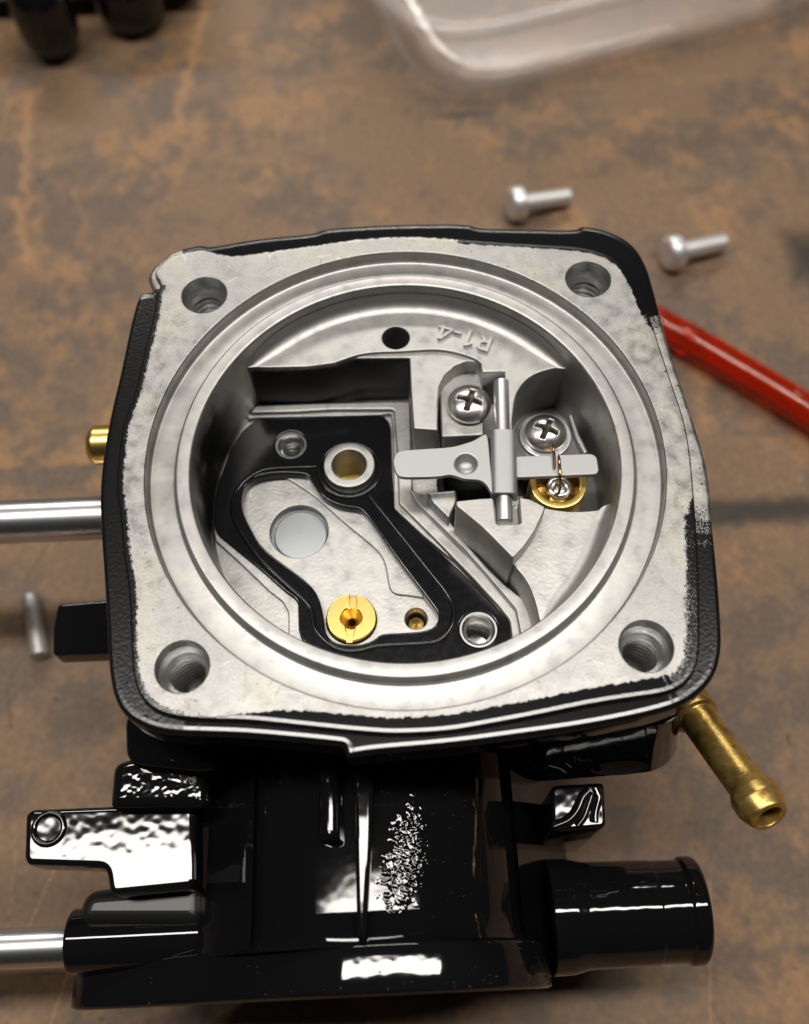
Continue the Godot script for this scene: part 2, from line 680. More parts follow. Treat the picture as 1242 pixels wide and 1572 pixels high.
func camera_and_light() -> void:
	var cam := Camera3D.new()
	cam.name = "camera"
	cam.transform = Transform3D(Basis(Vector3(0.9990289, -0.01108382, 0.04264273), Vector3(0.04314653, 0.44213227, -0.89591151), Vector3(-0.00892361, 0.89688138, 0.44218115)), V(-1.467, 109.06, 61.97))
	cam.near = 0.01
	cam.far = 20.0
	cam.fov = 55.0
	var lens := CameraAttributesPhysical.new()
	lens.frustum_focal_length = 23.05
	lens.frustum_focus_distance = 0.126
	lens.frustum_near = 0.01
	lens.frustum_far = 20.0
	lens.exposure_aperture = 10.5
	cam.attributes = lens
	add_child(cam)
	cam.current = true
	var we := WorldEnvironment.new()
	we.name = "world_environment"
	var e := Environment.new()
	e.background_mode = Environment.BG_COLOR
	e.background_color = Color(0.02, 0.02, 0.02).linear_to_srgb()
	e.tonemap_mode = Environment.TONE_MAPPER_LINEAR
	e.tonemap_exposure = 0.94
	e.sdfgi_enabled = true
	e.ssao_enabled = true
	e.ssil_enabled = true
	we.environment = e
	add_child(we)
	shop_lamp(Vector3(0.0, 0.96, -0.06), Vector2(1.3, 0.085), 9.2, "long white shop lamp hung level straight above the carburettor")
	shop_lamp(Vector3(-0.1, 1.0, -1.25), Vector2(1.2, 0.16), 9.0, "added unseen lamp hung level beyond the far edge of the bench")  # added second lamp, lifts the flange top and throws shadows forward


func shop_lamp(at: Vector3, size: Vector2, energy: float, label: String) -> void:
	var l := thing("shop_lamp", label, "lamp", at, "shop lamps over the bench")
	var s := mb()
	plate_box(s, Vector3(size.x / 2 + 0.02, 0.03, size.y / 2 + 0.02), Vector3(0, 0.035, 0))
	obj("housing", s, mat("lamp_white", Color(0.7, 0.7, 0.7), 0.5, 0.0), l)
	s = mb()
	plate_box(s, Vector3(size.x / 2, 0.002, size.y / 2), Vector3(0, 0.001, 0))
	var m := mat("lamp_glow", Color(0.9, 0.9, 0.9), 0.5, 0.0)
	m.emission_enabled = true
	m.emission = Color(1, 0.97, 0.92)
	m.emission_energy_multiplier = 1.5
	obj("diffuser", s, m, l)
	var a := AreaLight3D.new()
	a.name = "lamp_light"
	a.area_size = size
	a.area_normalize_energy = false
	a.light_energy = energy
	a.light_color = Color(1, 0.98, 0.95)
	a.shadow_enabled = true
	a.rotation.x = -PI / 2
	a.position = Vector3(0, -0.004, 0)
	l.add_child(a)


func plate_box(s: SurfaceTool, h: Vector3, at: Vector3) -> void:
	for ax in 3:
		for sg in [-1.0, 1.0]:
			var n := Vector3.ZERO
			n[ax] = sg
			var u := Vector3.ZERO
			u[(ax + 1) % 3] = h[(ax + 1) % 3]
			var v := Vector3.ZERO
			v[(ax + 2) % 3] = h[(ax + 2) % 3]
			var c := at + n * h[ax]
			quad(s, c - u - v, c + u - v, c + u + v, c - u + v, 20 + ax * 2 + int(sg > 0), n)


func bench() -> void:
	var o := MeshInstance3D.new()
	o.name = "bench_top"
	var s := mb()
	s.set_smooth_group(1)
	var hx := 0.7
	var hz := 0.5
	for q in [[-hx, -hz], [hx, -hz], [hx, hz], [-hx, -hz], [hx, hz], [-hx, hz]]:
		s.set_uv(Vector2(q[0] / 0.3 + 0.31, q[1] / 0.3 + 0.12))
		s.add_vertex(Vector3(q[0], 0, q[1]))
	for sd in [[Vector3(-hx, 0, hz), Vector3(hx, 0, hz), Vector3.BACK], [Vector3(-hx, 0, -hz), Vector3(hx, 0, -hz), Vector3.FORWARD], [Vector3(-hx, 0, -hz), Vector3(-hx, 0, hz), Vector3.LEFT], [Vector3(hx, 0, -hz), Vector3(hx, 0, hz), Vector3.RIGHT]]:
		quad(s, sd[0], sd[1], sd[1] + Vector3(0, -0.04, 0), sd[0] + Vector3(0, -0.04, 0), 7, sd[2])
	s.generate_normals()
	o.mesh = s.commit()
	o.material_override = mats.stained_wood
	add_child(o, true)
	o.set_meta("kind", "structure")
	o.set_meta("label", "brown stained wooden workbench top under the carburettor")
	o.set_meta("category", "workbench")


func flange() -> void:
	var s := mb()
	var p := 26.8
	var holes := [[circle(0, 0, 33.0, 120), 0.25, -0.4]]
	for c in [[-p, -p], [p, -p], [-p, p], [p, p]]:
		holes.append([circle(c[0], c[1], 3.15, 40), 0.12, -0.2])
	plate(s, flange_top, holes, 0.0, -1.2, 0.3, 0.0, 0.4)
	plate(s, flange_out, [[flange_top, 0.1, -1.1]], -0.9, -5.6, 0.6, 0.0, 0.4)
	var inn := moved(flange_out, inward(flange_out), 2.2)
	for i in flange_out.size():
		var j := (i + 1) % flange_out.size()
		quad(s, V(flange_out[i].x, -5.6, flange_out[i].y), V(flange_out[j].x, -5.6, flange_out[j].y), V(inn[j].x, -5.8, inn[j].y), V(inn[i].x, -5.8, inn[i].y), 9, Vector3.DOWN)
	obj("bowl_flange", s, mats.painted_flange)
	for c in [[-p, -p], [p, -p], [-p, p], [p, p]]:
		s = mb()
		var prof := [Vector2(3.15, -0.1), Vector2(3.13, -2.0), Vector2(2.6, -2.7)]
		prof.append_array(thread(2.15, 2.62, -2.75, -12.0, 1.05))
		prof.append_array([Vector2(2.1, -13.2), Vector2(0.01, -14.0)])
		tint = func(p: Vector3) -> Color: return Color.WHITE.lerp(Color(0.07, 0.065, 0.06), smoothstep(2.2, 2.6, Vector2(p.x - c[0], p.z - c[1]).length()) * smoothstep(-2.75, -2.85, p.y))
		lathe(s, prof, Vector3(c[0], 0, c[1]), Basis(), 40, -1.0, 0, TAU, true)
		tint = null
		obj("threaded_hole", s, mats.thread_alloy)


func bowl_ring() -> void:
	var s := mb()
	var prof := soft([Vector2(33.0, -0.3), Vector2(32.9, -2.0), Vector2(29.45, -2.0), Vector2(29.35, -0.45), Vector2(27.35, -0.45), Vector2(27.15, -4.5), Vector2(27.1, -7), Vector2(27.0, -9.5), Vector2(27.0, -12), Vector2(26.9, -14.5), Vector2(26.9, -20.0)], 0.45, 4)
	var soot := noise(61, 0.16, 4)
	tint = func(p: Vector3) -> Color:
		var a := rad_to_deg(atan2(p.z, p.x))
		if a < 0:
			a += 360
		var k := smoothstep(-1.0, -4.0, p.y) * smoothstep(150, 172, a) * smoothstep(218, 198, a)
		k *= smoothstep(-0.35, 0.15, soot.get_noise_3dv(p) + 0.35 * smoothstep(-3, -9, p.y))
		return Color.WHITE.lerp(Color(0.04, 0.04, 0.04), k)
	lathe(s, prof, Vector3.ZERO, Basis(), 200, -1.0)
	tint = null
	var wm: StandardMaterial3D = mats.machined_alloy.duplicate()
	wm.resource_name = "rim_alloy"
	wm.vertex_color_use_as_albedo = true
	obj("bowl_rim", s, wm)


func arc(r: float, a0: float, a1: float, n := 40) -> PackedVector2Array:
	var p := PackedVector2Array()
	for i in n + 1:
		var a := deg_to_rad(a0 + (a1 - a0) * i / n)
		p.append(Vector2(r * cos(a), r * sin(a)))
	return p


func fillet(s: SurfaceTool, r_wall: float, y: float, r: float, a0: float, a1: float, ease: float) -> void:
	var last := PackedVector3Array()
	var n := 70
	for i in n + 1:
		var a := a0 + (a1 - a0) * i / n
		var f := minf(minf(a - a0, a1 - a) / ease, 1.0)
		var rr := r * maxf(0.03, sqrt(maxf(0.0, 1.0 - (1.0 - f) * (1.0 - f))))
		var ring := PackedVector3Array()
		for k in 9:
			var t := PI / 2 * k / 8
			var q := r_wall - rr + rr * sin(t)
			ring.append(V(q * cos(deg_to_rad(a)), y + rr - rr * cos(t), q * sin(deg_to_rad(a))))
		if i:
			for k in 8:
				quad(s, last[k], last[k + 1], ring[k + 1], ring[k], 3, Vector3(-cos(deg_to_rad(a)), 1, -sin(deg_to_rad(a))))
		last = ring


func casting() -> void:
	var s := mb()
	# R1-4 floor and the strip right of the hinge slot
	var f1 := PackedVector2Array()
	f1.append_array(pts([-21.11, -17.23, -18.4, -16.98, -12.99, -16.82, -8.92, -17.27]))
	f1.append_array(smo(pts([-8.83, -17.37, -5.73, -18.53, -2.96, -18.77, -0.46, -18.7, 1.63, -18.76, 5.28, -18.85, 7.96, -18.17, 10.59, -16.94, 11.17, -16.15])))
	f1.append_array(pts([11.33, -14.73, 14.38, -14.69, 14.04, -7.34, 14.06, -5.1, 14.32, -4.18]))
	f1.append_array(smo(pts([14.32, -4.18, 15.14, -9.36, 15.82, -11.42, 17.3, -13.36, 19.11, -14.34, 20.95, -14.79, 22.24, -15.05, 23.33, -15.1])))
	var a0 := rad_to_deg(atan2(f1[-1].y, f1[-1].x))
	var a1 := rad_to_deg(atan2(f1[0].y, f1[0].x))
	f1.append_array(arc(27.6, a0, a1, 60))
	var hole := circle(-0.39, -21.08, 1.95, 32)
	plate(s, f1, [[hole, 0.1, -12.0]], -4.0, -17.0, 0.22)
	fillet(s, 27.2, -4.02, 2.1, a1 - 360.0 if a1 > a0 else a1, a0, 16.0)
	# platform with the screw recess
	var pl := pts([-8.86, -17.61, -6.22, -18.25, 1.41, -17.92, 1.34, -12.47, 1.42, -6.43, 4.64, -6.02, 4.88, -10.19, 5.27, -13.02, 6.14, -14.9, 7.73, -16.34, 9.35, -16.97, 11.15, -16.71, 11.6, -17.9, 12.02, -23.26, -4.71, -24.11, -6.66, -18.82])
	plate(s, rnd(pl, 0.3), [[hole, 0.02, -12.0]], -4.5, -17.0, 0.2)
	plate(s, rnd(pts([5.44, -14.17, 5.22, -6.64, 11.08, -6.67, 11.59, -15.5, 12.26, -19.36, 7.19, -20.18, 5.42, -18.58]), 0.4), [], -7.4, -17.0, 0.25)
	# slot floor for the pin
	plate(s, pts([11.94, -21.45, 10.99, -8.98, 15.52, -8.75, 16.66, -21.21]), [], -12.0, -17.0, 0.1)
	# triangular platform in front of the pin, slotted for it
	var tp := pts([6.26, 5.46, 9.38, 5.24, 11.13, 5.23, 11.22, 9.02, 14.26, 9.08, 14.37, 5.29, 15.84, 5.65, 17.63, 6.85, 17.3, 7.57, 15.98, 10.07, 14.46, 12.15, 12.81, 13.76, 9.31, 9.29, 6.23, 6.11])
	plate(s, rnd(tp, 0.35), [], -3.0, -15.0, 0.22)
	plate(s, pts([11.93, 1.49, 11.75, 5.8, 15.49, 5.98, 15.9, 1.68]), [], -10.0, -15.0, 0.1)
	# lower right floor
	var lr := PackedVector2Array()
	lr.append_array(smo(pts([27.57, 5.64, 25.03, 6.18, 22.72, 6.26, 20.78, 6.16, 18.53, 5.68, 16.64, 5.02])))
	lr.append_array(pts([14.1, 4.89, 11.35, 7.13, 9.58, 8.16]))
	lr.append_array(smo(pts([13.44, 13.83, 14.38, 15.21, 15.04, 16.83, 15.47, 19.03, 15.68, 20.92])))
	a0 = rad_to_deg(atan2(lr[-1].y, lr[-1].x))
	a1 = rad_to_deg(atan2(lr[0].y, lr[0].x))
	lr.append_array(arc(27.6, a0, a1, 30))
	plate(s, lr, [], -6.0, -16.0, 0.2, 0.3)
	fillet(s, 27.15, -6.02, 2.4, a1, a0, 12.0)
	# small rough shelf left of the triangle
	plate(s, rnd(pts([2.82, 0.97, 6.8, 0.76, 6.87, 2.35, 6.07, 3.88, 5.57, 5.02, 3.53, 2.58]), 0.3), [], -9.0, -16.0, 0.3)
	# wall shelf behind the arm and the channel beside the rib
	plate(s, rnd(pts([0.51, -0.9, 2.97, 0.23, 5.79, 4.06, 8.25, 8.17, 10.53, 11.41, 12.49, 13.74, 14.07, 15.28, 15.66, 16.45, 16.27, 19.63, 13.96, 20.85, 13.63, 17.26, 10.44, 12.52, 7.53, 8.42, 1.49, 1.17]), 0.3), [], -11.6, -16.0, 0.2)
	# the rib: along the back, down, then diagonal to the ring
	var rib := pts([-22.12, -15.26, -21.3, -16.56, -14.83, -16.58, -5.67, -16.4, 1.38, -16.22, 1.19, -7.99, 1.06, 0.03, 6.15, 6.55, 10.07, 11.23, 13.88, 15.72, 14.57, 17.26, 14.58, 20.01, 14.41, 21.78, 12.9, 21.71, 12.78, 18.31, 11.58, 16.4, 8.69, 12.51, 3.87, 6.44, -1.01, 0.54, -0.94, -8.1, -1.16, -14.82, -10.26, -15.23, -14.82, -15.12])
	plate(s, rnd(rib, 0.4), [], -12.8, -16.0, 0.3)
	var shelf := pts([-22.5, -14.71, -20.98, -14.86, -3.38, -14.43, -1.56, -14.68, -1.29, -11.78, -1.67, 0.87, 2.19, 5.26, 6.77, 9.95, 11.15, 15.97, 12.99, 18.61, 12.98, 21.48, 13.66, 21.51, 14.16, 16.11, 6.67, 5.27, -0.18, -2.13, 0.41, -16.15, -22.54, -16.17])
	plate(s, rnd(shelf, 0.3), [], -13.5, -16.0, 0.15)
	# base with the fuel pocket cut into it
	var pocket := pocket_outline()
	plate(s, circle(0, 0, 27.6, 90), [[pocket, 0.3, -15.6], [circle(-7.75, -5.75, 2.5, 32), 0.05, -18.0], [circle(-16.1, -9.9, 1.9, 32), 0.05, -15.0], [circle(8.7, 19.2, 2.2, 32), 0.05, -15.0]], -14.4, -15.0, 0.05)
	plate(s, moved(pocket, inward(pocket), -0.6), [[circle(-15.1, 2.9, 4.05, 48), 0.2, -17.0], [circle(-8.0, 16.4, 3.4, 40), 0.1, -17.0], [circle(0.65, 16.6, 1.5, 28), 0.15, -20.0]], -15.4, -15.8, 0.02)
	# upper land of the pocket, behind the step line
	var land := PackedVector2Array()
	land.append_array(smo(pts([-17.8, -5.93, -15.74, -4.56, -12.58, -2.01, -9.04, 1.86, -5.92, 4.82, -4.21, 6.58, -3.49, 7.79, -3.14, 9.17, -2.83, 11.93, -2.5, 12.73, -1.86, 13.2, -0.42, 13.4, 0.95, 13.65, 2.1, 13.99, 2.86, 14.62, 3.34, 15.35, 3.45, 16.47])))
	land.append_array(pts([5.1, 16.55, 5.19, 15.16, -2.28, 4.19, -5.77, -1.06, -9.4, -5.42, -13.79, -7.23]))
	plate(s, land, [], -14.9, -16.0, 0.2)
	# ledge beside the gasket
	plate(s, rnd(pts([-27, 1.48, -26.51, 4.49, -23.03, 7.97, -18.95, 12.31, -17.09, 13.9, -16.31, 15.45, -16.23, 19.99, -13.92, 20.98, -13.93, 14.64, -16.58, 10.77, -23.85, 3.63, -25.98, -4.63]), 0.4), [], -13.9, -15.0, 0.2)
	obj("bowl_casting", s, mats.cast_alloy)
	# black paint that ran down the pocket's back wall
	var ps := mb()
	var edge := smo(pts([-20.74, -17.05, -18.4, -16.93, -12.99, -16.66, -8.92, -17.14, -6.2, -17.76, -1.23, -17.62, 1.21, -17.5]), 4)
	var chip := noise(71, 0.8, 3)
	for i in edge.size() - 1:
		for k in 6:
			var p0 := edge[i].lerp(edge[i + 1], k / 6.0)
			var p1 := edge[i].lerp(edge[i + 1], (k + 1) / 6.0)
			var o := Vector2(0, 0.06)
			var y0 := -4.75 - 0.6 * absf(chip.get_noise_2d(p0.x * 3, 0))
			var y1 := -4.75 - 0.6 * absf(chip.get_noise_2d(p1.x * 3, 0))
			p0 += o
			p1 += o
			quad(ps, V(p0.x, y0, p0.y), V(p1.x, y1, p1.y), V(p1.x, -15, p1.y + 0.02), V(p0.x, -15, p0.y + 0.02), 1, Vector3.BACK)
	obj("painted_wall", ps, mats.satin_black)
	# raised casting mark
	var tm := TextMesh.new()
	var f := SystemFont.new()
	f.font_names = PackedStringArray(["Droid Sans"])
	var bold := FontVariation.new()
	bold.base_font = f
	bold.variation_embolden = 0.3
	tm.font = bold
	tm.text = "R1-4"
	tm.font_size = 40
	tm.pixel_size = 0.000098
	tm.depth = 0.0006
	tm.curve_step = 2.0
	var mark := MeshInstance3D.new()
	mark.name = "casting_mark"
	mark.mesh = tm
	mark.material_override = mats.cast_alloy
	root.add_child(mark, true)
	mark.transform = Transform3D(Basis(Vector3.UP, deg_to_rad(180 - 21)) * Basis(Vector3.RIGHT, -PI / 2), V(9.4, -3.9, -20.6))
	# drilled passage under the arm
	s = mb()
	var fp := Vector2(8.85, -0.45)
	lathe(s, [Vector2(4.6, -9.7), Vector2(3.9, -9.4), Vector2(3.5, -9.8), Vector2(3.4, -14), Vector2(0.01, -14)], Vector3(fp.x, 0, fp.y), Basis(), 36, -1.0)
	obj("fuel_passage", s, mats.dark_hole)


func pocket_outline() -> PackedVector2Array:
	return clean(sm(pts([-22.57, -4.31, -20.93, -5.39, -18.15, -5.78, -15.37, -5.54, -13.7, -5.25, -12.87, -3.42, -11.31, -1.07, -8.68, 0.18, -6.68, 0.38, -5.52, 1.45, -2.2, 7.37, 0.95, 12.31, 3.05, 15.59, 3.68, 16.81, 3.35, 17.98, 2.01, 18.83, -1.08, 18.95, -4.08, 18.9, -4.79, 19.59, -6.26, 20.24, -7.88, 20.34, -9.67, 20.08, -10.94, 19.3, -11.53, 17.92, -11.61, 16.1, -12.29, 13.1, -13.95, 10.85, -20.04, 5.93, -21.64, 2.89, -22.89, 0.11, -23.15, -2.26])))


func gasket() -> void:
	var s := mb()
	var outer := rnd(pts([-20.97, -14.68, -14.88, -14.45, -3.37, -14.59, -2.34, -13.98, -1.63, -12.62, -1.71, -5.28, -1.59, 1.13, 2.19, 5.3, 5.69, 9.36, 8.69, 12.88, 11.37, 16.3, 12.6, 18.09, 13.01, 19.73, 12.89, 22.39, 8.79, 23.95, 3.74, 24.07, -6.82, 23.58, -10.88, 21.99, -14.39, 19.8, -14.9, 18.16, -15.01, 14.04, -16.5, 12.92, -20.05, 9.39, -23.28, 6.44, -26.18, 3.75, -26.79, 2.13, -26.69, -1.92, -26.3, -4.59, -24.78, -9.83, -23.19, -12.8]), 0.8)
	var inner := clean(sm(pts([-22.46, -3.99, -20.83, -5.06, -18.07, -5.45, -15.3, -5.21, -13.64, -4.92, -12.81, -3.11, -11.27, -0.77, -8.64, 0.48, -6.65, 0.68, -5.5, 1.75, -2.19, 7.64, 0.94, 12.56, 3.03, 15.81, 3.65, 17.03, 3.33, 18.2, 2, 19.04, -1.08, 19.16, -4.07, 19.11, -4.77, 19.8, -6.24, 20.44, -7.85, 20.54, -9.63, 20.28, -10.9, 19.51, -11.48, 18.14, -11.56, 16.32, -12.23, 13.34, -13.89, 11.1, -19.95, 6.21, -21.54, 3.18, -22.79, 0.41, -23.04, -1.95])))
	var tx := -7.75
	var tz := -5.4
	plate(s, outer, [[inner, 0.25, -15.0], [circle(tx, tz, 3.62, 48), 0.1, -14.5], [circle(-16.1, -9.9, 2.3, 36), 0.2, -14.4], [circle(8.7, 19.2, 2.55, 36), 0.2, -14.4]], -13.4, -14.6, 0.25)
	# sealing beads standing on it
	var bead := smo(pts([-12.42, -6.12, -16.67, -6.22, -19.54, -6.15, -21, -5.59, -22.72, -4.31, -23.85, -2.61, -24.33, -0.58, -23.99, 1.46, -22.08, 5.02, -20.05, 8.13, -16.49, 11.72, -13.43, 14.75, -13, 15.87, -12.92, 17.24, -12.58, 18.43, -10.89, 20.47, -8.79, 21.45, -6.59, 21.38, -4.97, 20.83, -1.15, 20.79, 2.66, 20.79, 4.06, 20.19, 5.27, 18.54, 5.73, 16.75, 5.35, 14.52, 2.78, 10.74, -2.2, 3.1, -3.92, 0.61, -5.05, -1.18]), 5)
	tube(s, lift(bead, -13.42), 0.34, 10)
	var ring := circle(tx, tz, 4.35, 56)
	tube(s, lift(ring, -13.42), 0.36, 10, true)
	obj("rubber_gasket", s, mats.black_rubber)
	# metal tube in the round seal
	s = mb()
	lathe(s, soft([Vector2(3.6, -15), Vector2(3.6, -12.4), Vector2(2.45, -12.4), Vector2(2.45, -22), Vector2(0.01, -22)], 0.18), Vector3(tx, 0, tz - 0.35), Basis(), 48, 1.0)
	obj("emulsion_tube", s, mats.machined_alloy)
	s = mb()
	lathe(s, soft([Vector2(2.4, -19.6), Vector2(1.0, -19.6), Vector2(0.9, -22)], 0.2), Vector3(tx, 0, tz - 0.35), Basis(), 32, -1.0)
	obj("emulsion_jet", s, mats.brass)
	for c in [[-16.1, -9.9, 2.2], [8.7, 19.2, 2.45]]:
		s = mb()
		var r: float = c[2]
		var prof := [Vector2(r + 0.1, -13.8), Vector2(r, -13.45), Vector2(r - 0.25, -13.45), Vector2(r - 0.55, -14.0)]
		prof.append_array(thread(r - 0.85, r - 0.4, -14.0, -20.0, 0.95))
		prof.append_array([Vector2(r - 0.85, -20.2), Vector2(0.01, -20.6)])
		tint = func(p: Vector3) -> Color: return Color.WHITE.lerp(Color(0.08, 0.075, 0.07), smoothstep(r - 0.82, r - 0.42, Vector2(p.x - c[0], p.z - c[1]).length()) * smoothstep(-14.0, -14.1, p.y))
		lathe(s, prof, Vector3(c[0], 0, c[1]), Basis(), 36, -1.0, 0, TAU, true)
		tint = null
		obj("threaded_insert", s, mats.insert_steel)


func jets() -> void:
	# round plug in its recess
	var s := mb()
	lathe(s, soft([Vector2(3.75, -17.5), Vector2(3.75, -16.1), Vector2(0.01, -16.05)], 0.3), Vector3(-14.95, 0, 3.15), Basis(), 48, 1.0)
	lathe(s, [Vector2(4.2, -16.9), Vector2(3.6, -16.9)], Vector3(-15.1, 0, 2.9), Basis(), 48, 1.0)
	obj("core_plug", s, mats.zinc)
	# brass main jet: a slotted face with a funnel
	s = mb()
	var c := Vector2(-8.0, 16.25)
	var top := -14.6
	var turn := deg_to_rad(96)
	for half in [0, 1]:
		var o := PackedVector2Array()
		for i in 25:
			var a := PI * i / 24 * 0.92 + PI * 0.04
			o.append(Vector2(cos(a), sin(a)) * 3.3)
		var inner := PackedVector2Array()
		for i in 13:
			var a := PI - (PI * i / 12 * 0.7 + PI * 0.15)
			inner.append(Vector2(cos(a), sin(a)) * 1.45)
		o.append_array(inner)
		var q := PackedVector2Array()
		for p in o:
			q.append(c + p.rotated(turn + half * PI))
		plate(s, q, [], top, top - 1.4, 0.12)
	lathe(s, [Vector2(3.3, top - 0.9), Vector2(1.5, top - 0.9), Vector2(1.45, top - 0.6), Vector2(0.55, top - 2.0), Vector2(0.5, top - 6.0)], Vector3(c.x, 0, c.y), Basis(), 40, -1.0, 0, TAU, true)
	lathe(s, [Vector2(3.3, top - 2.0), Vector2(3.3, top - 0.9)], Vector3(c.x, 0, c.y), Basis(), 40, 1.0)
	obj("main_jet", s, mats.brass)
	s = mb()
	lathe(s, [Vector2(1.0, -17.6), Vector2(0.01, -17.2)], Vector3(0.65, 0, 16.6), Basis(), 20, 1.0)
	obj("pilot_jet", s, mats.dull_brass)


func pan_head(called: String, at: Vector3, r: float, h: float, turn: float, m: Material, parent: Node = null) -> void:
	# domed head with a sunk cross: the dome is a polar grid whose height drops inside the cross
	var s := mb()
	var n := 120
	var rings := 46
	var p := []
	var sunk := []
	var s2 := mb()
	for j in rings + 1:
		var sr := PackedFloat32Array()
		var row := PackedVector3Array()
		var rr := r * j / rings
		for i in n:
			var a := TAU * i / n
			var x := rr * cos(a)
			var z := rr * sin(a)
			var y := h * (1.0 - pow(rr / r, 2.6) * 0.75)
			var u := absf(x * cos(turn) + z * sin(turn))
			var w := absf(-x * sin(turn) + z * cos(turn))
			var arm := r * 0.6
			var wide := r * 0.15
			var d := minf(maxf(u - arm, w - wide), maxf(w - arm, u - wide))
			d = minf(d, rr - r * 0.24)
			var sink := smoothstep(0.0, -0.07 * r, d) * h * (1.3 - 0.75 * rr / arm)
			row.append(Vector3(x, y - sink, z))
			sr.append(sink / h)
		p.append(row)
		sunk.append(sr)
	for j in rings:
		for i in n:
			var k := (i + 1) % n
			var deep: bool = sunk[j][i] > 0.3 and sunk[j][k] > 0.3 and sunk[j + 1][k] > 0.3 and sunk[j + 1][i] > 0.3
			quad(s2 if deep else s, (at + p[j][i]) * U, (at + p[j][k]) * U, (at + p[j + 1][k]) * U, (at + p[j + 1][i]) * U, 3, Vector3.UP)
	for i in n:
		var k := (i + 1) % n
		var q0: Vector3 = at + p[rings][i]
		var q1: Vector3 = at + p[rings][k]
		quad(s, q0 * U, q1 * U, (q1 - Vector3(0, h * 0.35, 0)) * U, (q0 - Vector3(0, h * 0.35, 0)) * U, 6, p[rings][i])
	var head := obj(called, s, m, parent)
	obj("cross_recess", s2, mats.grimy_steel, head)


func hinge() -> void:
	var pin_a := Vector3(13.85, -4.5, -13.3)
	var pin_b := Vector3(12.35, -4.5, 8.1)
	var ax := (pin_b - pin_a).normalized()
	var s := mb()
	var b := Basis(ax.cross(Vector3.UP).normalized(), ax, Vector3.ZERO)
	b.z = b.x.cross(b.y)
	var len := pin_a.distance_to(pin_b)
	lathe(s, soft([Vector2(0.01, 0), Vector2(1.08, 0), Vector2(1.08, len), Vector2(0.01, len)], 0.15), pin_a, b, 32, 1.0)
	obj("hinge_pin", s, mats.pin_steel)
	# stamped float arm: rolled barrel over the pin with a tab each side
	var arm := mb()
	var c0 := pin_a + ax * 8.6
	var c1 := pin_a + ax * 18.0
	var side := ax.cross(Vector3.UP).normalized()
	if side.x < 0:
		side = -side
	var ro := 1.72
	var last := []
	for i in 33:
		var t := deg_to_rad(-12 + 204.0 * i / 32)
		var d := side * signf(cos(t)) * pow(absf(cos(t)), 0.55) + Vector3.UP * signf(sin(t)) * pow(absf(sin(t)), 0.55)
		var row := [c0 + d * ro, c1 + d * ro, c1 + d * (ro - 0.55), c0 + d * (ro - 0.55)]
		if i:
			for k in 4:
				var k2 := (k + 1) % 4
				var hint: Vector3 = [d, ax, -d, -ax][k]
				quad(arm, lf(last[k]), lf(last[k2]), lf(row[k2]), lf(row[k]), 30 + k, hint)
		last = row
	var left := sm(pts([-1.58, -0.56, -1.46, -1.44, -1, -2.3, -0.05, -2.55, 0.98, -2.6, 3.82, -2.65, 6.4, -2.73, 7.89, -3.15, 9.3, -3.58, 10.39, -4.32, 11.2, -4.68, 11.17, -1.11, 11.2, 4.65, 10.82, 4.26, 10.41, 3.1, 9.7, 2.4, 8.36, 2.24, 7.52, 2.16, 6.54, 1.67, 5.71, 1.39, 4.43, 1.66, 1.89, 1.63, -0.56, 1.52, -1.21, 1]), 4)
	var dim := Vector2(7.98, -0.1)
	plate(arm, left, [[circle(dim.x, dim.y, 1.35, 36), 0.35, -3.9]], -3.4, -4.0, 0.15)
	lathe(arm, soft([Vector2(1.36, -3.75), Vector2(1.1, -4.5), Vector2(0.5, -4.75), Vector2(0.01, -4.8)], 0.3), Vector3(dim.x, 0, dim.y), Basis(), 36, -1.0)
	var right := rnd(pts([14.33, -1.21, 14.95, -1.38, 24.41, -1.31, 24.99, -1.14, 25.36, -0.67, 25.37, 1.28, 25.05, 1.75, 24.61, 1.88, 15.28, 1.86, 14.22, 1.8]), 0.3)
	plate(arm, right, [], -4.2, -4.8, 0.18)
	obj("float_arm", arm, mats.stamped_steel)
	var sc := Vector2(9.37, -11.24)
	pan_head("hinge_screw", Vector3(sc.x, -6.7 + H, sc.y), 3.02, 1.5, deg_to_rad(20), mats.chrome)
	s = mb()
	lathe(s, [Vector2(2.6, -7.4), Vector2(2.7, -6.6)], Vector3(sc.x, 0, sc.y), Basis(), 32, 1.0)
	obj("hinge_screw_shank", s, mats.steel)


func lf(p: Vector3) -> Vector3:
	return V(p.x, p.y, p.z)


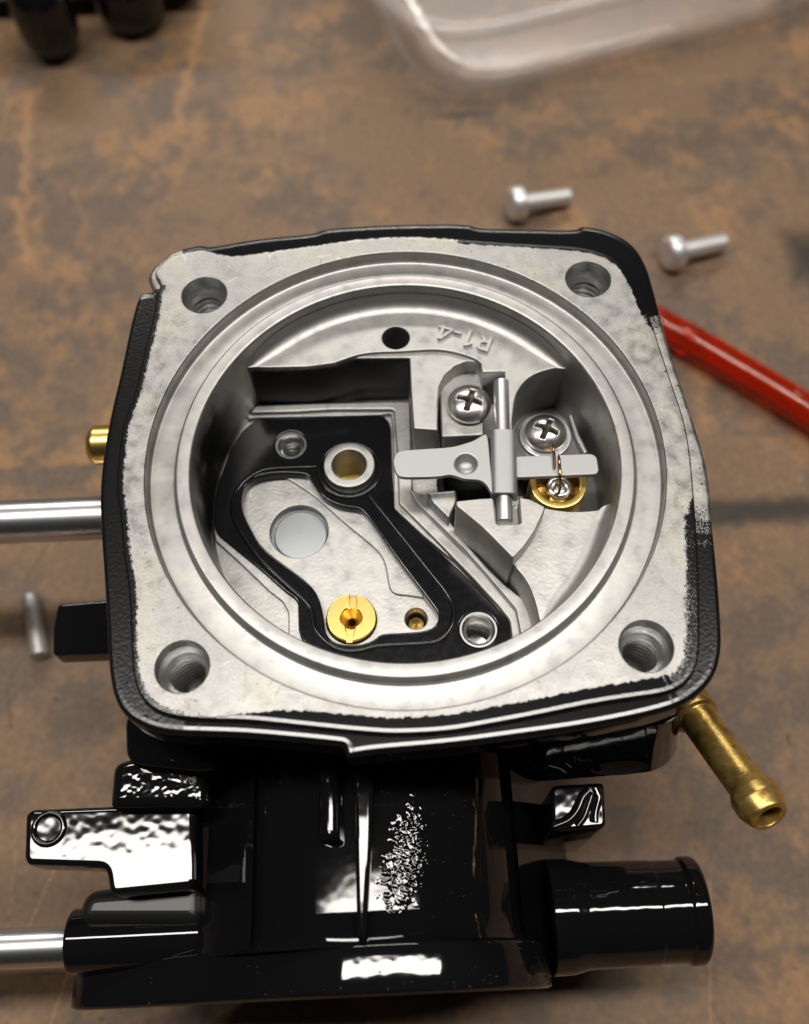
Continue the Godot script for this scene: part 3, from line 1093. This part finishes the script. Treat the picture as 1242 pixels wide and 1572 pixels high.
func needle() -> void:
	# retainer plate and its screw
	var s := mb()
	plate(s, rnd(pts([15.25, -5.69, 15.95, -9.36, 17.3, -10.9, 20.15, -11.63, 23.09, -10.62, 23.81, -8.97, 25.51, -4.15, 23.46, -0.66, 15.9, -1.03]), 0.8), [], -10.0, -10.8, 0.2)
	obj("retainer_plate", s, mats.grey_plate)
	s = mb()
	var sc := Vector2(19.83, -7.43)
	lathe(s, soft([Vector2(3.7, -10), Vector2(3.6, -9.4), Vector2(2.5, -9.4), Vector2(2.5, -10)], 0.15), Vector3(sc.x, 0, sc.y), Basis(), 40, 1.0)
	obj("spring_washer", s, mats.steel)
	pan_head("retainer_screw", Vector3(sc.x, -9.0 + H, sc.y), 2.9, 1.6, deg_to_rad(28), mats.chrome)
	s = mb()
	tube(s, PackedVector3Array([Vector3(23.73, -9.6, -10.34), Vector3(24.2, -9.6, -7.33), Vector3(25.1, -9.6, -4.25)]), 0.45, 10)
	obj("retainer_edge", s, mats.steel)
	# brass valve seat with needle
	s = mb()
	var c := Vector2(20.43, 1.12)
	lathe(s, soft([Vector2(3.85, -14), Vector2(3.85, -7.5), Vector2(2.85, -7.5), Vector2(2.7, -11.5), Vector2(0.01, -11.5)], 0.22), Vector3(c.x, 0, c.y), Basis(), 48, 1.0)
	obj("needle_seat", s, mats.brass)
	s = mb()
	lathe(s, soft([Vector2(1.3, -11.5), Vector2(1.3, -8.8), Vector2(1.75, -8.3), Vector2(1.75, -7.7), Vector2(1.2, -7.4), Vector2(0.7, -7.9), Vector2(0.5, -6.9), Vector2(0.01, -6.8)], 0.2), Vector3(c.x + 0.1, 0, c.y + 0.6), Basis(), 36, 1.0)
	obj("float_needle", s, mats.chrome)
	s = mb()
	tube(s, PackedVector3Array([Vector3(19.52, -3.9, 0.87), Vector3(19.65, -3.7, -0.87), Vector3(19.59, -3.6, -2), Vector3(19.79, -4.6, -3.06), Vector3(19.84, -6, -3.17)]), 0.2, 8)
	tube(s, PackedVector3Array([Vector3(20.39, -4.6, -1.44), Vector3(20.27, -3.9, -0.46), Vector3(20.12, -3.7, 1.78), Vector3(20.11, -4.2, 2.48), Vector3(20.24, -5.5, 2.85), Vector3(20.17, -6.6, 3.15), Vector3(19.52, -7, 3.3), Vector3(18.79, -7, 2.87)]), 0.2, 8)
	obj("needle_clip", s, mats.bronze_wire)
	# light ridge where the needle well meets the round wall
	s = mb()
	plate(s, circle(19.5, -4, 12, 60), [], -14.2, -15, 0.1)
	obj("needle_well_floor", s, mats.grey_plate)


func box_part(called: String, flat: Array, y: float, bottom: float, r: float, corner: float, m: Material) -> MeshInstance3D:
	var s := mb()
	plate(s, rnd(pts(flat), corner), [], y, bottom, r)
	return obj(called, s, m)


func lower_body() -> void:
	var gb: Material = mats.gloss_black_paint
	var wb: Material = mats.wrinkled_black_paint
	# bowl chamber walls under the flange (no lid, the bowl is inside)
	var s := mb()
	rim(s, rnd(pts([-33.5, -33.5, 33.5, -33.5, 33.5, 33, -33.5, 33]), 9.0, 8), -5.7, -44.0, 0.1, 1.0)
	obj("bowl_chamber", s, gb)
	# throat tube towards the viewer
	s = mb()
	var bz := Basis(Vector3.RIGHT, PI / 2)
	var throat := [Vector2(22.0, 24), Vector2(22.0, 25), Vector2(22.0, 52.6), Vector2(22.03, 53.0), Vector2(22.3, 55.0), Vector2(23.2, 56.5)]
	lathe(s, throat, Vector3(-7.3, -37.5, 0), bz, 90, 1.0)
	obj("throat_tube", s, gb)
	s = mb()
	# paint that shrivelled into blisters beside the rib
	var blob := noise(17, 0.42, 2, FastNoiseLite.TYPE_CELLULAR)
	blob.cellular_return_type = FastNoiseLite.RETURN_DISTANCE2_SUB
	var fold := noise(19, 0.35, 2)
	var na := 130
	var nz := 150
	var grid := []
	for i in na + 1:
		var row := PackedVector3Array()
		for k in nz + 1:
			var a := deg_to_rad(-88 + 30.0 * i / na)
			var z := 36.0 + 18.0 * k / nz
			var x := -7.3 + 22.0 * cos(a)
			var q := Vector2((x + 1.9 + 0.22 * (z - 47)) / 2.6, (z - 47.0) / 6.4)
			var m := smoothstep(1.15, 0.55, q.length() + 0.5 * fold.get_noise_2d(x * 2.0, z * 2.0))
			var wx := x + 0.8 * fold.get_noise_2d(x * 3.0, z * 3.0)
			var wz := z * 0.75 + 0.8 * fold.get_noise_2d(x * 3.0 + 40.0, z * 3.0)
			var up := 0.20 * m * (blob.get_noise_2d(wx, wz) + 0.9)
			var r := 21.985 + up + 0.02 * m
			row.append(V(-7.3 + r * cos(a), -37.5 - r * sin(a), z))
		grid.append(row)
	for i in na:
		for k in nz:
			quad(s, grid[i][k], grid[i + 1][k], grid[i + 1][k + 1], grid[i][k + 1], 3, Vector3.UP)
	obj("blistered_paint", s, gb)
	# mounting flange at its end, crowned on top
	s = mb()
	var shape := sm(pts([-47.4, -38, -46.6, -33, -43, -30, -36, -27.5, -28, -24.5, -20, -19.5, -14, -15.6, -8, -13.6, -3, -13.4, 3, -14.8, 8, -17.6, 12.5, -22.5, 15.4, -28, 16.8, -36, 16.8, -46, 12, -57, 2, -61.5, -16, -61.5, -30, -59, -42, -52]), 6)
	var prof := []
	for q in [[56.0, 0.9], [56.12, 0.55], [56.45, 0.27], [56.7, 0.2], [57.6, 0.125], [58.6, 0.06], [59.8, 0.01], [61.0, 0.0], [61.3, 0.03], [61.5, 0.2], [61.7, 0.7]]:
		prof.append(q)
	var n_in := inward(shape)
	for j in prof.size() - 1:
		var p := moved(shape, n_in, prof[j][1])
		var q := moved(shape, n_in, prof[j + 1][1])
		for i in shape.size():
			var k := (i + 1) % shape.size()
			quad(s, V(p[i].x, p[i].y, prof[j][0]), V(p[k].x, p[k].y, prof[j][0]), V(q[k].x, q[k].y, prof[j + 1][0]), V(q[i].x, q[i].y, prof[j + 1][0]), 40, Vector3(-n_in[i].x, -n_in[i].y, 0))
	for e in [0, 10]:
		var p := moved(shape, n_in, prof[e][1])
		var t := fill(p, [])
		for i in range(0, t.size(), 3):
			tri(s, V(t[i].x, t[i].y, prof[e][0]), V(t[i + 1].x, t[i + 1].y, prof[e][0]), V(t[i + 2].x, t[i + 2].y, prof[e][0]), 8, Vector3(0, 0, -1 if e == 0 else 1))
	obj("mounting_flange", s, wb)
	plate_edge = shape
	# ribs and webs on the throat
	box_part("throat_rib", [-8.09, 34.16, -5.43, 34.28, -6.07, 45.81, -6.94, 55.71, -7.98, 55.66, -8, 45.72], -13.0, -30.0, 0.6, 0.6, gb)
	box_part("throat_pad", [-12.44, 33.16, -9.61, 33.29, -9.77, 45.05, -12.32, 44.94], -13.0, -30.0, 1.3, 0.8, gb)
	s = mb()
	quad(s, V(-21, -19, 30), V(-21, -19, 56.5), V(-37, -33, 56.5), V(-37, -33, 30), 1, Vector3(-1, 0.5, 0))
	obj("throat_web", s, gb)
	s = mb()
	quad(s, V(12.5, -26, 30), V(12.5, -26, 56.3), V(22, -47, 56.3), V(22, -47, 30), 1, Vector3(1, 0.5, 0))
	obj("throat_web", s, gb)
	box_part("shoulder_block", [-37.15, 27.66, -25.11, 28.21, -24.8, 35.76, -27.61, 35.79, -36.42, 34.43], -14.0, -34.0, 1.0, 2.0, gb)
	# lugs on the left
	box_part("upper_lug", [-38.93, 33.69, -36.67, 32.97, -26.88, 32.74, -26.56, 39.72, -38.92, 39.33], -17.0, -34.0, 1.4, 1.2, mats.lumpy_black_paint)
	box_part("bracket_arm", [-50.41, 38.96, -49.66, 38.35, -28.69, 38.47, -28.16, 48.68, -38.71, 49.2, -39.49, 45.9, -49.3, 45.16, -49.89, 44.36], -20.0, -25.0, 0.8, 1.0, wb)
	box_part("bracket_web", [-43.56, 47.85, -28.4, 47.41, -28.14, 52.69, -44.29, 51.99], -25.0, -44.0, 1.7, 1.9, mats.satin_black)
	s = mb()
	var bc := Vector2(-47.12, 40.87)
	tube(s, lift(circle(bc.x, bc.y, 1.9, 32), -20.0), 0.42, 10, true)
	obj("bracket_eye", s, gb)
	s = mb()
	var bx := Basis(Vector3.BACK, -PI / 2)
	lathe(s, soft([Vector2(0.01, -46), Vector2(4.0, -46), Vector2(4.2, -28), Vector2(0.01, -28)], 0.5), Vector3(0, -30, 53.6), bx, 40, 1.0)
	obj("rod_boss", s, gb)
	box_part("side_lug", [-51.75, 7.86, -44.89, 7.57, -43.45, 7.64, -42.71, 16.06, -44.13, 15.9, -51.59, 15.85, -52.02, 11.29], -26.0, -29.5, 0.5, 0.8, gb)
	# boss under the front right corner, drilled from the front
	s = mb()
	var boss: PackedVector2Array = Geometry2D.clip_polygons(rnd(pts([13.5, 19, 31.6, 19, 31.6, 34.2, 13.5, 34.9]), 3.0, 7), circle(0, 0, 31.6, 90))[0]
	plate(s, boss, [[circle(26.5, 26.8, 3.2, 32), 0.02, -12]], -7.0, -20.0, 0.1, 3.0)
	obj("corner_boss", s, gb)
	s = mb()
	var hc := Vector3(25.61, -17.6, 36.88)
	var hn := Vector3(0, 0.22, 0.97).normalized()
	lathe(s, [Vector2(3.7, 0.25), Vector2(3.4, 0.1), Vector2(0.01, 0.05)], hc, Basis(Vector3.RIGHT, hn, Vector3.RIGHT.cross(hn) * 0.55), 36, 1.0)
	obj("drilled_hole", s, mats.dark_hole)
	# square lug with runs of thick paint
	box_part("square_lug", [17.52, 37.66, 24.63, 37.55, 24.12, 43.27, 17.05, 43.53], -24.0, -48.0, 0.5, 0.8, wb)
	s = mb()
	tube(s, lift(smo(pts([17.47, 42.81, 19.22, 42.4, 20.66, 41.06, 21.37, 39.43, 22.5, 38.64])), -24.0), 0.75, 10)
	tube(s, lift(smo(pts([20.34, 42.94, 21.41, 41.92, 22, 40.54, 22.68, 39.24])), -24.0), 0.5, 10)
	tube(s, lift(smo(pts([22.6, 42.55, 22.87, 41.16, 23.68, 39.53, 23.41, 38.26])), -24.0), 0.6, 10)
	obj("paint_run", s, gb)
	# dried nibs of paint dust along the edges
	s = mb()
	var rg := RandomNumberGenerator.new()
	rg.seed = 9
	var ball := SphereMesh.new()
	ball.radial_segments = 8
	ball.rings = 5
	ball.radius = 0.5
	ball.height = 1.0
	for k in 260:
		var at: Vector3
		var r := rg.randf_range(0.07, 0.2) * U
		if k < 120:
			var q := plate_edge[rg.randi() % plate_edge.size()]
			if q.y < -30:
				continue
			at = V(q.x, q.y, 61.3 - 0.9 * pow(rg.randf(), 2.0) * 4.0)
		elif k < 200:
			var i := rg.randi() % flange_out.size()
			var p := flange_out[i]
			if p.y < -5 or absf(p.x) < 30:
				continue
			p -= p.normalized() * rg.randf_range(0.3, 2.0)
			at = V(p.x, -0.9, p.y)
		else:
			var a := deg_to_rad(rg.randf_range(-85, -50))
			at = V(-7.3 + 22.0 * cos(a), -37.5 - 22.0 * sin(a), rg.randf_range(36, 54))
		s.append_from(ball, 0, Transform3D(Basis().scaled(Vector3(r, r * 0.8, r) * 2.0), at))
	var nib := MeshInstance3D.new()
	nib.name = "paint_nibs"
	nib.mesh = s.commit()
	nib.material_override = gb
	nib.set_meta("kind", "stuff")
	root.add_child(nib, true)
	# underside cover that stands on the bench
	s = mb()
	lathe(s, soft([Vector2(24, -44), Vector2(27, -50), Vector2(26, -61.9), Vector2(0.01, -61.9)], 2.0), Vector3(-2, 0, 2), Basis(), 60, 1.0)
	obj("top_cover", s, gb)


func fittings() -> void:
	var bx := Basis(Vector3.BACK, -PI / 2)
	var s := mb()
	lathe(s, soft([Vector2(0.01, -110), Vector2(3.35, -110), Vector2(3.35, -30), Vector2(0.01, -30)], 0.4), Vector3(0, -24, -4.9), bx, 40, 1.0)
	obj("linking_rod", s, mats.steel)
	s = mb()
	lathe(s, soft([Vector2(0.01, -110), Vector2(2.6, -110), Vector2(2.6, -44), Vector2(0.01, -44)], 0.4), Vector3(0, -33, 53.9), bx, 40, 1.0)
	obj("linking_rod", s, mats.steel)
	# black hose spigot on the right
	s = mb()
	lathe(s, soft([Vector2(0.01, 17.0), Vector2(7.5, 17.0), Vector2(7.4, 20.0), Vector2(6.9, 22.0), Vector2(6.75, 31.4), Vector2(6.65, 31.6), Vector2(6.65, 35.3), Vector2(7.05, 35.8), Vector2(7.05, 37.4), Vector2(6.6, 37.9), Vector2(5.3, 37.9), Vector2(5.2, 20), Vector2(0.01, 20)], 0.35), Vector3(0, -37, 52.9), bx, 64, 1.0)
	obj("hose_spigot", s, mats.wrinkled_black_paint)
	# brass fuel nipple
	var a := Vector3(38.58, -23, 30.69)
	var e := Vector3(42.41, -15.5, 43.97)
	var ax := (e - a).normalized()
	var b := Basis(ax.cross(Vector3.UP).normalized(), ax, Vector3.ZERO)
	b.z = b.x.cross(b.y)
	var l := a.distance_to(e)
	s = mb()
	lathe(s, soft([Vector2(3.2, -16), Vector2(3.2, -1.5), Vector2(2.5, -1.2), Vector2(2.45, l - 5.2), Vector2(2.5, l - 4.6), Vector2(3.1, l - 3.4), Vector2(3.15, l - 1.8), Vector2(2.5, l), Vector2(2.3, l + 0.3), Vector2(1.75, l + 0.3), Vector2(1.7, l), Vector2(1.7, l - 7), Vector2(0.01, l - 7)], 0.25), a, b, 48, 1.0)
	obj("fuel_nipple", s, mats.dull_brass)
	# brass screw on the left
	s = mb()
	lathe(s, soft([Vector2(0.01, -46.5), Vector2(2.2, -46.5), Vector2(3.0, -45.6), Vector2(3.0, -30), Vector2(0.01, -30)], 0.4), Vector3(0, -17, -13.4), bx, 40, 1.0)
	obj("air_screw", s, mats.brass)


func bench_screw(called: String, label: String, at: Vector2, to: Vector2, group := "") -> Node3D:
	var l := at.distance_to(to)
	var t := thing(called, label, "screw", Vector3(at.x, 0, at.y) * U, group)
	t.rotation.y = -atan2(to.y - at.y, to.x - at.x)
	var tip := asin((3.8 - 2.05) / l)
	var b := Basis(Vector3.BACK, -PI / 2 - tip)
	var s := mb()
	lathe(s, soft([Vector2(0.01, 0), Vector2(2.9, 0.0), Vector2(3.8, 1.0), Vector2(3.8, 3.4), Vector2(1.6, 3.5)], 0.5), Vector3(0, 3.85, 0), b, 40, 1.0, 0, TAU, false, false)
	obj("head", s, mats.screw_zinc, t)
	s = mb()
	var prof := []
	for q in thread(1.65, 2.05, -3.4, -l + 0.6, 0.7):
		prof.append(Vector2(q.x, -q.y))
	prof.append(Vector2(1.2, l))
	prof.append(Vector2(0.01, l))
	lathe(s, prof, Vector3(0, 3.85, 0), b, 28, 1.0, 0, TAU, true, false)
	obj("shank", s, mats.screw_zinc, t)
	return t


func loose_things() -> void:
	bench_screw("bowl_screw", "silver screw on the bench straight behind the carburettor's top edge, nearer the plastic tub", Vector2(26.67, -95.82), Vector2(41, -99.31), "silver bowl screws on the bench")
	bench_screw("bowl_screw", "silver screw on the bench behind the red hose, beside the flange corner", Vector2(59.33, -79.89), Vector2(73.51, -84.24), "silver bowl screws on the bench")
	var a := Vector2(-69.64, -7.42)
	var e := Vector2(-66.65, 3.39)
	var st := thing("threaded_stud", "short bright threaded stud lying on the bench beside the black lug", "stud", Vector3(a.x, 0, a.y) * U)
	st.rotation.y = -atan2(e.y - a.y, e.x - a.x)
	var sp := []
	for q in thread(1.3, 1.7, 0.0, -a.distance_to(e), 0.8):
		sp.append(Vector2(q.x, -q.y))
	sp.push_front(Vector2(0.01, 0))
	sp.append(Vector2(0.01, a.distance_to(e)))
	var ss := mb()
	lathe(ss, sp, Vector3(0, 1.75, 0), Basis(Vector3.BACK, -PI / 2), 24, 1.0, 0, TAU, true, false)
	obj("threaded_shank", ss, mats.screw_zinc, st)
	# red hose
	var s := mb()
	var way := PackedVector3Array()
	var line := smo(pts([27.61, -75.1, 37.17, -72.85, 46.3, -68.03, 52.61, -63.95, 58.7, -59.28, 64.62, -54.37, 69.89, -49.6, 75.97, -44.24, 81.61, -38.88, 90.87, -30.05]))
	for q in line:
		way.append(Vector3(q.x, 3.35, q.y))
	tube(s, way, 3.3, 40, false, false, false)
	tube(s, way, 2.1, 32, false, false, false)
	for k in [0.36, 0.47]:
		var i := int(k * way.size())
		var d := (way[i + 1] - way[i - 1]).normalized()
		var fb := Basis(d.cross(Vector3.UP).normalized(), d, d.cross(Vector3.UP).normalized().cross(d))
		lathe(s, soft([Vector2(3.25, -1.4), Vector2(3.62, -0.5), Vector2(3.2, 0.1), Vector2(3.6, 0.6), Vector2(3.25, 1.5)], 0.4), way[i], fb, 40, 1.0, 0, TAU, false, false)
	var h := obj("fuel_hose", s, mats.tinted_red_tube, self)
	h.set_meta("label", "translucent red fuel hose lying on the bench behind the carburettor")
	h.set_meta("category", "hose")
	tub()
	# black casting in the far corner
	var o := thing("black_casting", "glossy black rounded casting at the far corner of the bench, out of focus", "casting", Vector3(-80, 0, -164) * U)
	s = mb()
	lathe(s, soft([Vector2(0.01, 0.1), Vector2(5, 0.1), Vector2(7.5, 6), Vector2(7.5, 16), Vector2(4, 21), Vector2(0.01, 22)], 2.5), Vector3(-2, 0, 7), Basis(), 36, -1.0, 0, TAU, false, false)
	obj("knob", s, mats.gloss_black_paint, o)
	s = mb()
	lathe(s, soft([Vector2(0.01, 0.1), Vector2(7, 0.1), Vector2(9, 5), Vector2(9, 12), Vector2(5, 18), Vector2(0.01, 19)], 2.5), Vector3(17, 0, -3), Basis(), 36, -1.0, 0, TAU, false, false)
	obj("knob", s, mats.gloss_black_paint, o)
	s = mb()
	lathe(s, soft([Vector2(0.01, -40), Vector2(9, -40), Vector2(10, -36), Vector2(10, 40), Vector2(0.01, 40)], 1.5), Vector3(-6, 14, -14), Basis(Vector3.BACK, -PI / 2), 40, 1.0, 0, TAU, false, false)
	obj("body", s, mats.gloss_black_paint, o)


func tub() -> void:
	# clear plastic food tub: rounded rectangle walls with a rolled rim
	var o := thing("plastic_tub", "clear plastic tub with a rolled rim at the back of the bench", "tub", Vector3(0.0523, 0, -0.1842))
	o.rotation.y = deg_to_rad(17)
	var rings := []
	var prof := [[0.72, 0.3], [0.84, 0.3], [0.9, 1.6], [0.93, 6], [0.95, 12], [0.965, 18], [0.975, 20.5], [0.995, 21.2], [1.0, 24.5], [0.99, 25.2], [1.03, 25.6], [1.05, 24.6], [1.05, 22.5]]
	for p in prof:
		var c := rnd(pts([-62, -45, 62, -45, 62, 45, -62, 45]), 24.0, 14)
		var ring := PackedVector3Array()
		for q in c:
			ring.append(Vector3(q.x * p[0] + signf(q.x) * 0, p[1], q.y * p[0]) * U)
		rings.append(ring)
	var s := mb()
	for j in rings.size() - 1:
		var n: int = rings[j].size()
		for i in n:
			var k := (i + 1) % n
			quad(s, rings[j][i], rings[j][k], rings[j + 1][k], rings[j + 1][i], 3, rings[j][i])
	obj("tub_wall", s, mats.clear_plastic, o)
	s = mb()
	var t := PackedVector2Array()
	for q in rings[0]:
		t.append(Vector2(q.x, q.z) * 1000.0)
	t = fill(t, [])
	for i in range(0, t.size(), 3):
		tri(s, Vector3(t[i].x, 0.35, t[i].y) * U, Vector3(t[i + 1].x, 0.35, t[i + 1].y) * U, Vector3(t[i + 2].x, 0.35, t[i + 2].y) * U, 1, Vector3.UP)
	obj("tub_floor", s, mats.clear_plastic, o)
